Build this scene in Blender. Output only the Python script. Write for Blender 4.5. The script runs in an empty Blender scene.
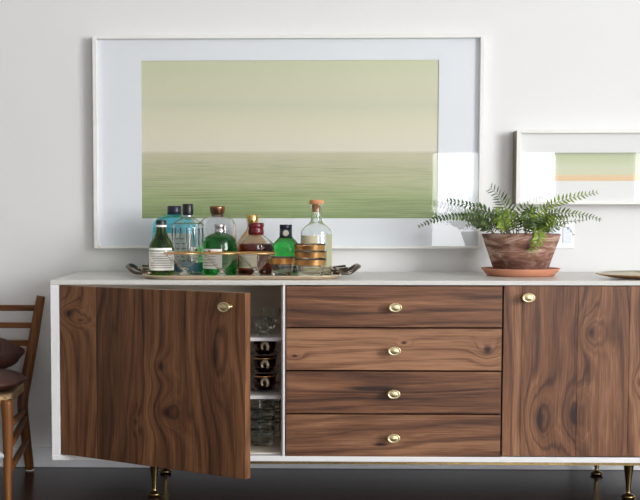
import bpy, math, random
from mathutils import Vector, Euler, Matrix
random.seed(7)
PI = math.pi
S = bpy.context.scene
COL = S.collection

# ------------------------------------------------------------------ camera
F = 1244.0; PPX, PPY = 250.0, 300.0; PITCH = math.atan(87.0/F); YAW = math.atan(0.024)
D = 2.986
RC = Euler((PI/2-PITCH, 0, YAW), 'XYZ').to_matrix()
def ray(px, py):
    return RC @ Vector(((px-PPX)/F, -(py-PPY)/F, -1.0))
def rel(px, py, Y):
    d = ray(px, py); t = (Y+D)/d.y
    return d*t
WALL = 0.463
CAMZ = -(rel(30, 466.2, WALL).z + rel(620, 469.4, WALL).z)/2
def at(px, py, Y):
    p = rel(px, py, Y)
    return Vector((p.x, Y, p.z+CAMZ))
def sc(Y): return (Y+D)/F
cd = bpy.data.cameras.new('camera'); cam = bpy.data.objects.new('camera', cd); COL.objects.link(cam)
cam.location = (0, -D, CAMZ); cam.rotation_euler = (PI/2-PITCH, 0, YAW)
cd.sensor_width = 36; cd.lens = F*36/640; cd.shift_x = (320-PPX)/640; cd.shift_y = (PPY-250)/640
cd.clip_start = 0.05; S.camera = cam

# ------------------------------------------------------------------ materials
def srgb(r, g, b):
    f = lambda c: (c/255/12.92) if c/255 <= 0.04045 else ((c/255+0.055)/1.055)**2.4
    return (f(r), f(g), f(b), 1)
class NT:
    def __init__(s, name):
        s.m = bpy.data.materials.new(name); s.m.use_nodes = True
        s.t = s.m.node_tree; s.n = s.t.nodes
        s.b = s.n['Principled BSDF']; s.o = s.n['Material Output']
    def link(s, a, b): s.t.links.new(a, b)
    def val(s, sock, v):
        if isinstance(v, bpy.types.NodeSocket): s.link(v, sock)
        else: sock.default_value = v
    def math(s, op, a, b=0.0, c=None, clamp=False):
        n = s.n.new('ShaderNodeMath'); n.operation = op; n.use_clamp = clamp
        s.val(n.inputs[0], a); s.val(n.inputs[1], b)
        if c is not None: s.val(n.inputs[2], c)
        return n.outputs[0]
    def co(s, kind='Object'):
        n = s.n.new('ShaderNodeTexCoord'); return n.outputs[kind]
    def sep(s, v):
        n = s.n.new('ShaderNodeSeparateXYZ'); s.link(v, n.inputs[0]); return n.outputs
    def comb(s, x, y, z):
        n = s.n.new('ShaderNodeCombineXYZ')
        for i, v in enumerate((x, y, z)): s.val(n.inputs[i], v)
        return n.outputs[0]
    def noise(s, vec, scale=1.0, detail=2, rough=0.5, dist=0.0):
        n = s.n.new('ShaderNodeTexNoise'); s.link(vec, n.inputs['Vector'])
        n.inputs['Scale'].default_value = scale; n.inputs['Detail'].default_value = detail
        n.inputs['Roughness'].default_value = rough; n.inputs['Distortion'].default_value = dist
        return n.outputs['Fac']
    def ramp(s, fac, stops):
        n = s.n.new('ShaderNodeValToRGB'); s.link(fac, n.inputs[0])
        e = n.color_ramp.elements
        while len(e) < len(stops): e.new(0.5)
        for el, (p, c) in zip(e, stops): el.position = p; el.color = c
        return n.outputs[0]
    def mix(s, fac, a, b, mode='MIX'):
        n = s.n.new('ShaderNodeMix'); n.data_type = 'RGBA'; n.blend_type = mode
        s.val(n.inputs[0], fac); s.val(n.inputs[6], a); s.val(n.inputs[7], b)
        return n.outputs[2]
    def bump(s, h, strength=0.2, dist=0.001):
        n = s.n.new('ShaderNodeBump'); s.link(h, n.inputs['Height'])
        n.inputs['Strength'].default_value = strength; n.inputs['Distance'].default_value = dist
        s.link(n.outputs[0], s.b.inputs['Normal'])
    def base(s, v): s.val(s.b.inputs['Base Color'], v)
    def set(s, **k):
        for a, v in k.items(): s.val(s.b.inputs[a.replace('_', ' ')], v)
        return s
def mottled(name, col, rough=0.5, metal=0.0, amt=0.08, scale=12, bump=0.0, **k):
    t = NT(name); c = t.co(); n = t.noise(c, scale, 4)
    dark = tuple(x*(1-amt) for x in col[:3])+(1,); lite = tuple(min(1, x*(1+amt)) for x in col[:3])+(1,)
    t.base(t.ramp(n, [(0.3, dark), (0.7, lite)])); t.set(Roughness=rough, Metallic=metal, **k)
    if bump: t.bump(t.noise(c, scale*8, 3), bump, 0.001)
    return t.m
def glassy(name, col, rough=0.0, ior=1.45):
    t = NT(name); c = t.co(); n = t.noise(c, 25, 2)
    t.base(t.ramp(n, [(0.2, tuple(x*0.96 for x in col[:3])+(1,)), (0.8, col)]))
    t.set(Roughness=rough, Transmission_Weight=1.0, IOR=ior); return t.m

def wood(name, axis='z', stops=None, knots=(), freq=16, amp=9, tone=1.0, vs=0.9, seed=0.0, kdw=0.24):
    """axis: direction of the grain in object space; board offset read from face attribute 'board'"""
    t = NT(name); x, y, z = t.sep(t.co())
    at_ = t.n.new('ShaderNodeAttribute'); at_.attribute_name = 'board'; bd = t.math('ADD', at_.outputs['Fac'], seed)
    u, v = (x, z) if axis == 'z' else (z, x)
    if axis == 'y': u, v = x, y
    w = y if axis != 'y' else z
    ub = t.math('ADD', u, t.math('MULTIPLY', bd, 3.17)); vb = t.math('ADD', v, t.math('MULTIPLY', bd, 5.31))
    p1 = t.comb(t.math('MULTIPLY', ub, 5.0), t.math('MULTIPLY', vb, vs*2), t.math('MULTIPLY', w, 5.0))
    warp = t.noise(p1, 1.0, 1.5, 0.45)
    g = t.math('ADD', t.math('MULTIPLY', ub, freq), t.math('MULTIPLY', warp, amp))
    kd = None
    for (ku, kv, a, b, s_) in knots:
        du = t.math('DIVIDE', t.math('SUBTRACT', u, ku), a); dv = t.math('DIVIDE', t.math('SUBTRACT', v, kv), b)
        r2 = t.math('ADD', t.math('MULTIPLY', du, du), t.math('MULTIPLY', dv, dv))
        e = t.math('EXPONENT', t.math('MULTIPLY', r2, -1.0))
        g = t.math('ADD', g, t.math('MULTIPLY', e, s_))
        c_ = t.math('EXPONENT', t.math('MULTIPLY', r2, -14.0))
        kd = c_ if kd is None else t.math('ADD', kd, c_)
    wob = t.noise(t.comb(t.math('MULTIPLY', ub, 60), t.math('MULTIPLY', vb, 4), w), 1, 3)
    g = t.math('ADD', g, t.math('MULTIPLY', wob, 0.7))
    fr = t.math('FRACT', g)
    up = t.math('POWER', fr, 1.3)                                   # early wood darkens towards a crisp late-wood line
    ring = t.math('MULTIPLY', up, t.math('MULTIPLY', t.math('SUBTRACT', 1.0, fr), 8.0), clamp=True)
    str_ = t.noise(t.comb(t.math('MULTIPLY', g, 2.3), t.math('MULTIPLY', vb, 1.5), bd), 1, 3, 0.7)
    fib = t.noise(t.comb(t.math('ADD', t.math('MULTIPLY', ub, 230), t.math('MULTIPLY', g, 1.5)), t.math('MULTIPLY', vb, 7), t.math('MULTIPLY', w, 150)), 1, 3, 0.7)
    big = t.noise(t.comb(t.math('ADD', t.math('MULTIPLY', ub, 10), t.math('MULTIPLY', g, .35)), t.math('MULTIPLY', vb, 1.6), w), 1, 4, 0.6)
    f = t.math('ADD', t.math('MULTIPLY', ring, 0.13), t.math('MULTIPLY', fib, 0.42))
    f = t.math('ADD', f, t.math('MULTIPLY', big, 0.62))
    f = t.math('ADD', f, t.math('MULTIPLY', str_, 0.34))
    f = t.math('ADD', f, t.math('MULTIPLY', t.math('SINE', t.math('MULTIPLY', bd, 9.7)), 0.085))
    f = t.math('SUBTRACT', f, 0.275, clamp=True)
    if kd is not None: f = t.math('SUBTRACT', f, t.math('MULTIPLY', kd, kdw), clamp=True)
    stops = stops or [(0.24, srgb(44, 26, 18)), (0.40, srgb(86, 54, 37)), (0.54, srgb(122, 82, 58)), (0.72, srgb(170, 124, 92))]
    c = t.ramp(f, [(p, tuple(q*tone for q in cc[:3])+(1,)) for p, cc in stops])
    t.base(c); t.set(Roughness=0.42); t.b.inputs['Specular IOR Level'].default_value = 0.35
    t.bump(fib, 0.15, 0.0006)
    return t.m

M = {}
def wall_mat():
    t = NT('wall_paint'); c = t.co(); n = t.noise(c, 1.2, 3)
    t.base(t.ramp(n, [(0.3, srgb(225, 225, 225)), (0.7, srgb(229, 229, 229))])); t.set(Roughness=0.55)
    t.bump(t.noise(c, 160, 2), 0.08, 0.0005); return t.m
M['wall'] = wall_mat()
M['ceiling'] = mottled('ceiling_paint', srgb(236, 236, 234), 0.8, amt=0.01)
M['trim'] = mottled('trim_paint', srgb(242, 243, 248), 0.25, amt=0.01)
def floor_mat():
    t = NT('dark_floor_boards'); x, y, z = t.sep(t.co())
    row = t.math('FLOOR', t.math('DIVIDE', y, 0.075))
    off = t.math('MULTIPLY', t.math('SINE', t.math('MULTIPLY', row, 12.9)), 0.6)
    xx = t.math('ADD', x, off); brd = t.math('FLOOR', t.math('DIVIDE', xx, 0.9))
    rnd = t.math('FRACT', t.math('MULTIPLY', t.math('SINE', t.math('ADD', t.math('MULTIPLY', row, 7.1), t.math('MULTIPLY', brd, 3.7))), 43.7))
    gr = t.noise(t.comb(t.math('MULTIPLY', x, 5), t.math('MULTIPLY', y, 120), rnd), 1, 4)
    fac = t.math('ADD', t.math('MULTIPLY', gr, 0.6), t.math('MULTIPLY', rnd, 0.35))
    c = t.ramp(fac, [(0.2, srgb(30, 20, 17)), (0.5, srgb(48, 34, 29)), (0.9, srgb(74, 54, 45))])
    gy = t.math('ABSOLUTE', t.math('SUBTRACT', t.math('FRACT', t.math('DIVIDE', y, 0.075)), 0.5))
    gap = t.math('GREATER_THAN', gy, 0.485)
    t.base(t.mix(gap, c, srgb(12, 9, 9))); t.set(Roughness=t.math('ADD', t.math('MULTIPLY', gr, 0.12), 0.14))
    t.b.inputs['Specular IOR Level'].default_value = .16; t.bump(t.math('SUBTRACT', t.math('MULTIPLY', gr, 0.2), gap), 0.15, 0.001); return t.m
M['floor'] = floor_mat()
M['white'] = mottled('white_lacquer', srgb(206, 205, 201), 0.3, amt=0.01)
M['edge'] = mottled('white_lacquer_edge', srgb(232, 231, 233), 0.35, amt=0.01)
M['inner'] = mottled('taupe_interior', srgb(226, 218, 204), 0.6, amt=0.03)
M['shelf'] = mottled('white_shelf', srgb(224, 220, 220), 0.4, amt=0.01)
M['brass'] = mottled('brushed_brass', srgb(220, 204, 160), 0.38, 1.0, 0.1, 60)
M['brassdark'] = mottled('aged_brass', srgb(158, 136, 92), 0.25, 1.0, 0.15, 20)
M['gold'] = mottled('gold_leaf', srgb(240, 186, 122), 0.3, 1.0, 0.12, 60)
M['frame'] = mottled('white_frame_wood', srgb(234, 233, 230), 0.4, amt=0.02)
M['frameshade'] = mottled('shaded_frame_side', srgb(118, 106, 90), 0.5, amt=0.06)  # darker copy of the white frame, shade of its outer sides in the colour
M['mat'] = mottled('mat_board', srgb(229, 232, 237), 0.9, amt=0.006)
M['matwarm'] = mottled('mat_board_warm', srgb(232, 232, 231), 0.9, amt=0.006)
def pane():
    t = NT('picture_glass'); tr = t.n.new('ShaderNodeBsdfTransparent'); gl = t.n.new('ShaderNodeBsdfGlossy')
    gl.inputs['Roughness'].default_value = 0.02; fr = t.n.new('ShaderNodeFresnel'); fr.inputs['IOR'].default_value = 1.5
    n = t.noise(t.co(), 3, 1); tr.inputs['Color'].default_value = (0.985, 0.988, 0.99, 1)
    t.link(t.ramp(n, [(0, (.97, 1, .99, 1)), (1, (1, 1, 1, 1))]), gl.inputs['Color'])
    ge = t.n.new('ShaderNodeNewGeometry'); ff = t.math('MULTIPLY', fr.outputs[0], t.math('SUBTRACT', 1.0, ge.outputs['Backfacing']))
    mx = t.n.new('ShaderNodeMixShader'); t.link(ff, mx.inputs[0]); t.link(tr.outputs[0], mx.inputs[1]); t.link(gl.outputs[0], mx.inputs[2])
    t.link(mx.outputs[0], t.o.inputs['Surface']); return t.m
M['pane'] = pane()
def sea(w, h):
    t = NT('seascape_print'); x, y, z = t.sep(t.co())   # origin at lower left of print
    v = t.math('DIVIDE', z, h)
    cl = t.noise(t.comb(t.math('MULTIPLY', x, 1.2), 0.0, t.math('MULTIPLY', z, 9)), 1, 3)
    vv = t.math('ADD', v, t.math('MULTIPLY', t.math('SUBTRACT', cl, 0.5), 0.10))
    sky = t.ramp(vv, [(0.42, srgb(219, 213, 198)), (0.52, srgb(219, 214, 190)), (0.66, srgb(214, 210, 184)), (0.72, srgb(204, 203, 178)), (0.80, srgb(209, 207, 180)), (0.97, srgb(202, 205, 172))])
    s0 = t.ramp(v, [(0.0, srgb(130, 150, 94)), (0.12, srgb(150, 165, 112)), (0.24, srgb(176, 179, 138)), (0.36, srgb(190, 187, 156)), (0.425, srgb(200, 194, 168))])
    # waves: bands get finer towards the horizon
    dd = t.math('DIVIDE', 1.0, t.math('ADD', t.math('SUBTRACT', 0.46, v), 0.04))
    wv = t.noise(t.comb(t.math('MULTIPLY', x, t.math('MULTIPLY', dd, .9)), t.math('MULTIPLY', dd, 16.0), 0.0), 1.6, 4, 0.6, 0.5)
    wv2 = t.noise(t.comb(t.math('MULTIPLY', x, 5), t.math('MULTIPLY', z, 26), 3.0), 1, 3)
    wf = t.math('MULTIPLY', t.math('SUBTRACT', t.math('ADD', t.math('MULTIPLY', wv, .8), t.math('MULTIPLY', wv2, .2)), 0.5), 2.1)
    s1 = t.mix(t.math('MULTIPLY', t.math('MAXIMUM', t.math('SUBTRACT', t.math('MULTIPLY', wf, -1.0), .06), 0.0), 3.0, clamp=True), s0, srgb(112, 124, 80))
    s2 = t.mix(t.math('MULTIPLY', t.math('MAXIMUM', wf, 0.0), 1.1, clamp=True), s1, srgb(206, 208, 168))
    t.base(t.mix(t.math('MULTIPLY', t.math('SUBTRACT', 0.431, v), 55.0, clamp=True), sky, s2)); t.set(Roughness=0.6); return t.m
def field(w, h):
    t = NT('green_field_print'); x, y, z = t.sep(t.co()); v = t.math('DIVIDE', z, h)
    n = t.noise(t.comb(t.math('MULTIPLY', x, 2), 0.0, t.math('MULTIPLY', z, 14)), 1, 2)
    vv = t.math('ADD', v, t.math('MULTIPLY', t.math('SUBTRACT', n, 0.5), 0.05))
    c = t.ramp(vv, [(0.0, srgb(224, 192, 150)), (0.19, srgb(228, 200, 158)), (0.22, srgb(210, 208, 178)), (0.5, srgb(206, 210, 182)), (0.88, srgb(188, 196, 158)), (1.0, srgb(158, 160, 136))])
    t.base(c); t.set(Roughness=0.6); return t.m

# ------------------------------------------------------------------ mesh building
class MB:
    def __init__(s): s.v = []; s.f = []; s.mi = []; s.bd = []; s.sm = []
    def add(s, vs, fs, mi=0, bd=0.0, smooth=False):
        o = len(s.v); s.v += [tuple(p) for p in vs]
        for f in fs: s.f.append([o+i for i in f]); s.mi.append(mi); s.bd.append(bd); s.sm.append(smooth)
    def box(s, x0, x1, y0, y1, z0, z1, mi=0, bd=0.0):
        vs = [(x, y, z) for x in (x0, x1) for y in (y0, y1) for z in (z0, z1)]
        s.add(vs, [(0, 1, 3, 2), (4, 6, 7, 5), (0, 4, 5, 1), (2, 3, 7, 6), (0, 2, 6, 4), (1, 5, 7, 3)], mi, bd)
    def lathe(s, prof, c=(0, 0, 0), n=32, mi=0, ex=1.0, ey=1.0, pw=2.0, closed=False, twist=0):
        """prof: list of (r, z[, mi]); r==0 ends make poles"""
        def ring(r, z):
            out = []
            for k in range(n):
                a = 2*PI*k/n+twist; ca, sa = math.cos(a), math.sin(a)
                q = (abs(ca)**pw+abs(sa)**pw)**(-1/pw)
                out.append((c[0]+r*ex*q*ca, c[1]+r*ey*q*sa, c[2]+z))
            return out
        rings = []; base = len(s.v)
        for p in prof:
            if p[0] <= 1e-7: rings.append([len(s.v)]); s.v.append((c[0], c[1], c[2]+p[1]))
            else:
                r = ring(p[0], p[1]); rings.append(list(range(len(s.v), len(s.v)+n))); s.v += r
        pairs = list(zip(rings, rings[1:], prof))
        if closed: pairs.append((rings[-1], rings[0], prof[-1]))
        for a, b, p in pairs:
            m_ = p[2] if len(p) > 2 else mi
            for k in range(n):
                k2 = (k+1) % n
                if len(a) == 1 and len(b) == 1: continue
                if len(a) == 1: f = [a[0], b[k2], b[k]]
                elif len(b) == 1: f = [a[k], a[k2], b[0]]
                else: f = [a[k], a[k2], b[k2], b[k]]
                s.f.append(f); s.mi.append(m_); s.bd.append(0.0); s.sm.append(True)
    def tube(s, pts, rad, n=10, mi=0, flat=1.0, closed=False):
        pts = [Vector(p) for p in pts]; m = len(pts)
        rad = rad if isinstance(rad, (list, tuple)) else [rad]*m
        up = Vector((0, 0, 1)); prev = None; rings = []
        for i, p in enumerate(pts):
            a = pts[i-1] if (i > 0 or closed) else p; b = pts[(i+1) % m] if (i < m-1 or closed) else p
            t = (b-a).normalized()
            if prev is None:
                ref = up if abs(t.dot(up)) < 0.9 else Vector((1, 0, 0)); nx = t.cross(ref).normalized()
            else: nx = (prev-t*prev.dot(t)).normalized()
            prev = nx; ny = t.cross(nx)
            r = []
            for k in range(n):
                q = 2*PI*k/n; r.append(len(s.v)); s.v.append(tuple(p+nx*math.cos(q)*rad[i]+ny*math.sin(q)*rad[i]*flat))
            rings.append(r)
        prs = list(zip(rings, rings[1:]))
        if closed: prs.append((rings[-1], rings[0]))
        for a, b in prs:
            for k in range(n):
                s.f.append([a[k], a[(k+1) % n], b[(k+1) % n], b[k]]); s.mi.append(mi); s.bd.append(0.0); s.sm.append(True)
        if not closed:
            s.f.append(rings[0][::-1]); s.f.append(rings[-1][:]); s.mi += [mi, mi]; s.bd += [0.0, 0.0]; s.sm += [False, False]
    def build(s, name, mats, parent=None, loc=(0, 0, 0), bevel=0.0, rot=None, sub=0, seg=2):
        me = bpy.data.meshes.new(name); me.from_pydata(s.v, [], s.f); me.update()
        if not isinstance(mats, (list, tuple)): mats = [mats]
        for m_ in mats: me.materials.append(m_)
        for p, mi, sm in zip(me.polygons, s.mi, s.sm): p.material_index = mi; p.use_smooth = sm
        a = me.attributes.new('board', 'FLOAT', 'FACE')
        for i, b in enumerate(s.bd): a.data[i].value = b
        import bmesh
        bm = bmesh.new(); bm.from_mesh(me); bmesh.ops.recalc_face_normals(bm, faces=bm.faces); bm.to_mesh(me); bm.free()
        o = bpy.data.objects.new(name, me); COL.objects.link(o); o.parent = parent; o.location = loc
        if rot: o.rotation_euler = rot
        if bevel:
            b = o.modifiers.new('bevel', 'BEVEL'); b.width = bevel; b.segments = seg; b.limit_method = 'ANGLE'; b.angle_limit = 0.7
        if sub:
            b = o.modifiers.new('sub', 'SUBSURF'); b.levels = sub; b.render_levels = sub
        return o
def tag(o, label=None, cat=None, group=None, kind=None):
    for k, v in (('label', label), ('category', cat), ('group', group), ('kind', kind)):
        if v: o[k] = v
    return o
def thing(name, label, cat, loc, group=None, rz=0):
    o = bpy.data.objects.new(name, None); COL.objects.link(o); o.location = loc; o.rotation_euler = (0, 0, rz)
    o.empty_display_size = 0.05
    return tag(o, label, cat, group)
def copy_tree(o, parent=None):
    c = o.copy(); COL.objects.link(c); c.parent = parent
    for ch in [q for q in bpy.data.objects if q.parent == o]: copy_tree(ch, c)
    return c
def box_obj(name, b, m, parent=None, org=None, bevel=0.0, kind=None, bd=0.0):
    x0, x1, y0, y1, z0, z1 = b; org = org or (0, 0, 0)
    mb = MB(); mb.box(x0-org[0], x1-org[0], y0-org[1], y1-org[1], z0-org[2], z1-org[2], 0, bd)
    o = mb.build(name, m, parent, org if parent is None else (0, 0, 0), bevel)
    if kind: o['kind'] = kind
    return o

# ------------------------------------------------------------------ room
XL, XR, YB, ZC = -2.6, 3.2, -6.0, 2.4
def struct(name, b, m, bevel=0.0): return box_obj(name, b, m, None, None, bevel, 'structure')
struct('floor', (XL-.1, XR+.1, YB-.1, WALL+.1, -0.05, 0), M['floor'])
struct('ceiling', (XL-.1, XR+.1, YB-.1, WALL+.1, ZC, ZC+.05), M['ceiling'])
struct('wall_back', (XL-.1, XR+.1, WALL, WALL+.1, 0, ZC), M['wall'])
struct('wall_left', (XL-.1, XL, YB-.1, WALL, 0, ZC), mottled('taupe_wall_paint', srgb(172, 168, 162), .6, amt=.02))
def holed(name, axis, pos, thick, a0, a1, holes):
    """wall with rectangular openings; holes: (a0,a1,z0,z1) sorted along a"""
    mb = MB()
    def bx(p, q, z0, z1):
        if q-p < 1e-6 or z1-z0 < 1e-6: return
        if axis == 'x': mb.box(p, q, pos-thick, pos, z0, z1)
        else: mb.box(pos, pos+thick, p, q, z0, z1)
    cur = a0
    for (h0, h1, z0, z1) in holes:
        bx(cur, h0, 0, ZC); bx(h0, h1, 0, z0); bx(h0, h1, z1, ZC); cur = h1
    bx(cur, a1, 0, ZC)
    o = mb.build(name, M['wall']); o['kind'] = 'structure'; return o
FW = (1.17, 2.20, 0.10, 1.22)       # glazed garden door behind the camera, seen mirrored in the picture glass
SW = (-4.4, -2.0, 0.45, 2.1)        # side window on the right wall
holed('wall_front', 'x', YB, .1, XL, XR, [FW, (2.74, 2.90, .1, 1.22)])
holed('wall_right', 'y', XR, .1, YB-.1, WALL, [SW])
def area(name, loc, rot, sx, sy, power, col):
    l = bpy.data.lights.new(name, 'AREA'); l.shape = 'RECTANGLE'; l.size = sx; l.size_y = sy; l.energy = power; l.color = col
    o = bpy.data.objects.new(name, l); COL.objects.link(o); o.location = loc; o.rotation_euler = rot; return o
def window_frame(name, axis, pos, h, nx, nz):
    a0, a1, z0, z1 = h; mb = MB(); w = 0.035
    def bx(p, q, r, s_):
        if axis == 'x': mb.box(p, q, pos-.07, pos-.03, r, s_)
        else: mb.box(pos+.03, pos+.07, p, q, r, s_)
    bx(a0, a0+w, z0, z1); bx(a1-w, a1, z0, z1); bx(a0+w, a1-w, z0, z0+w); bx(a0+w, a1-w, z1-w, z1)
    for i in range(1, nx): c = a0+(a1-a0)*i/nx; bx(c-.012, c+.012, z0+w, z1-w)
    for i in range(1, nz): c = z0+(z1-z0)*i/nz; bx(a0+w, a1-w, c-.012, c+.012)
    o = mb.build(name, M['trim']); o['kind'] = 'structure'
window_frame('window_1', 'x', YB, FW, 1, 1)
window_frame('window_2', 'y', XR, SW, 2, 2)
window_frame('window_3', 'x', YB, (2.74, 2.90, .1, 1.22), 1, 1)
DAY = (0.97, 0.985, 1.0)
area('daylight_garden', ((FW[0]+FW[1])/2, YB-.09, (FW[2]+FW[3])/2), (PI/2, 0, 0), FW[1]-FW[0], FW[3]-FW[2], 38, DAY)
area('daylight_side', (XR+.09, (SW[0]+SW[1])/2, (SW[2]+SW[3])/2), (PI/2, 0, PI/2), SW[1]-SW[0], SW[3]-SW[2], 275, (1, .998, .99))
area('daylight_corner', (2.82, YB-.09, .66), (PI/2, 0, 0), .16, 1.12, 6, DAY)
w_ = bpy.data.worlds.new('world'); S.world = w_; w_.use_nodes = True
bg = w_.node_tree.nodes['Background']; bg.inputs[0].default_value = (0.85, 0.93, 1, 1); bg.inputs[1].default_value = 1.0
# baseboard
zb = at(20, 447.6, WALL-.015).z
struct('baseboard_back', (XL, XR, WALL-.015, WALL, 0, zb), M['trim'], 0.003)
box_obj('baseboard_left', (XL, XL+.015, YB, WALL-.015, 0, zb), M['trim'], None, None, .003, 'structure')

# ------------------------------------------------------------------ sideboard
def X0(px, py=370, Y=0.0): return at(px, py, Y).x
zt = (at(60, 280.1, 0).z+at(500, 280.9, 0).z)/2          # top surface
zbm = (at(52, 460, 0).z+at(600, 463.3, 0).z)/2           # underside of case
zo1 = (at(60, 284.6, 0).z+at(500, 285.6, 0).z)/2         # opening top
zo0 = (at(62, 454.8, 0).z+at(560, 457.6, 0).z)/2
xl = X0(51.1); xli = X0(59.9); xd0, xd1 = X0(282.6), X0(285.0)
xr0, xr1 = X0(286.0), X0(501.3); xrd = X0(503.0)
DW = X0(281.8)-xli-0.002
xri = xrd+DW+.002; xr = xri+(xli-xl)
DEP = WALL-.006
sb = thing('sideboard', 'long white sideboard with walnut doors and drawers on brass legs, standing against the wall', 'sideboard', ((xl+xr)/2, DEP/2, 0))
OX, OY = (xl+xr)/2, DEP/2
def part(name, b, m, bevel=0.0, parent=None, bd=0.0):
    x0, x1, y0, y1, z0, z1 = b; mb = MB(); mb.box(x0-OX, x1-OX, y0-OY, y1-OY, z0, z1, 0, bd)
    return mb.build(name, m, parent or sb, (0, 0, 0), bevel)
tag(part('top_panel', (xl, xr, 0, DEP, zo1, zt), M['white'], .0012))
part('bottom_panel', (xl, xr, 0, DEP, zbm, zo0), M['edge'], .0012)
part('side_panel', (xl, xli-.0005, 0.0002, DEP, zo0, zo1), M['edge'], .0008)
part('side_panel', (xri, xr, 0.0002, DEP, zo0, zo1), M['edge'], .0008)
part('divider', (xd0, xd1, .0015, DEP-.012, zo0, zo1), M['shelf'], .0008)
part('divider', (xr1+.001, xrd-.0005, .022, DEP-.012, zo0, zo1), M['inner'])
part('back_panel', (xli-.0005, xri, DEP-.012, DEP, zo0, zo1), M['inner'])
part('lining_panel', (xli-.0005, xli+.003, .024, DEP-.012, zo0, zo1), M['inner'])
part('lining_panel', (xd0-.003, xd0, .012, DEP-.012, zo0, zo1), M['inner'])
part('lining_panel', (xli+.003, xd0-.003, .03, DEP-.012, zo1-.003, zo1), M['inner'])
part('lining_panel', (xli+.003, xd0-.003, .03, DEP-.012, zo0, zo0+.002), M['inner'])
YS = .055
zs1 = at(262, 337.7, YS).z; zs1b = at(262, 341.2, YS).z; zs2 = at(262, 395.6, YS).z; zs2b = at(262, 399.2, YS).z
part('shelf', (xli+.003, xd0-.0035, YS, DEP-.012, zs1b, zs1), M['shelf'], .001)
part('shelf', (xli+.003, xd0-.0035, YS, DEP-.012, zs2b, zs2), M['shelf'], .001)

def knob(parent, loc, rz=0, label=None):
    mb = MB(); ex, ey = 1.0, 0.70
    prof = [(0, 0), (.0075, 0), (.0075, .0025), (.0045, .005), (.0045, .012), (.0075, .016), (.0145, .0205), (.0160, .0228), (.0158, .0252), (.0148, .0264), (.0128, .0266), (.0118, .0256), (.010, .0256), (.008, .0266), (0, .0270)]
    mb.lathe(prof, n=36, ex=ex, ey=ey)
    o = mb.build('knob', M['brass'], parent, loc); o.rotation_euler = (PI/2, 0, rz)
    return o
# drawers
ys = [(286.3, 327.2), (328.6, 370.2), (371.8, 413.4), (414.9, 457.0)]
kn = [(395.3, 307.6), (394.3, 351.0), (393.7, 394.2), (393.5, 438.2)]
dk = [[], [(-.238, .034, .022, .010, 1.0), (.025, .066, .018, .009, 1.0), (.225, .05, .03, .03, 1.6)], [(-.05, .06, .2, .02, .8)], [(-.03, .03, .05, .01, .6)]]
dtone = [1.02, .92, 1.08, .88]
for i, ((ya, yb), (kx, ky)) in enumerate(zip(ys, kn)):
    z1 = (at(300, ya, 0).z+at(490, ya, 0).z)/2; z0 = (at(300, yb, 0).z+at(490, yb, 0).z)/2
    cx = (xr0+xr1)/2
    kk = [(u, v+ (z1-z0)*0, a, b, s_) for (v, u, b, a, s_) in []]
    knots = [(v, u, b, a, s_) for (u, v, a, b, s_) in dk[i]]
    m_ = wood('walnut_drawer', 'x', knots=knots, freq=30, amp=4, tone=dtone[i], vs=.6, seed=i*1.7+.4, kdw=.5)
    mb = MB(); W = xr1-xr0; H = z1-z0
    mb.box(-W/2, W/2, 0, .02, 0, H)
    mb.box(-W/2+.012, W/2-.012, .02, .36, .006, H-.01)
    o = mb.build('drawer', m_, sb, (cx-OX, .0005-OY, z0), .0006)
    kp = at(kx, ky, -.02)
    knob(o, (kp.x-cx, 0, kp.z-z0))
# doors
def door(px_knots, tone, seed, bounds, H, amp, vs, stops=None):
    mb = MB()
    for j, (a, b) in enumerate(zip(bounds, bounds[1:])): mb.box(a*DW+(.0003 if a else 0), b*DW, 0, .021, 0, H, 0, j*1.0)
    return mb, wood('walnut_door', 'z', knots=px_knots, freq=26, amp=amp, tone=tone, vs=vs, seed=seed, stops=stops)
HD = (zo1-.0015)-(zo0+.0025)
L1 = [(.05*DW, .345, .05, .03, 2.2), (.12*DW, .33, .03, .012, 1.2), (.57*DW, .235, .035, .03, 1.2), (.59*DW, .13, .05, .04, 1.8), (.43*DW, .10, .02, .03, .8), (.85*DW, .27, .035, .12, 2.0)]
mb, m_ = door(L1, .68, 2.2, (0, .21, .44, .70, 1.0), HD, 5, .7, [(0.24, srgb(46, 28, 18)), (0.40, srgb(94, 60, 38)), (0.54, srgb(130, 86, 58)), (0.72, srgb(178, 126, 86))])
ANG = math.asin(116/221)
dl = mb.build('door', m_, sb, (xli+.0012-OX, .0005-OY, zo0+.0025), .0008, (0, 0, -ANG))
knob(dl, (DW*.925, 0, HD-.031))
R1 = [(.39*DW, .30, .035, .045, 1.6), (.17*DW, .09, .035, .08, 2.4), (.32*DW, .10, .035, .08, 2.0), (.62*DW, .18, .025, .03, 1.4)]
mb, m_ = door(R1, .92, 6.1, (0, .08, .33, .56, 1.0), HD, 6.5, .6)
dr = mb.build('door', m_, sb, (xrd-OX, .0005-OY, zo0+.0025), .0008)
kp = at(528.4, 297.8, -.02); knob(dr, (kp.x-xrd, 0, kp.z-zo0-.0025))
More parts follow.
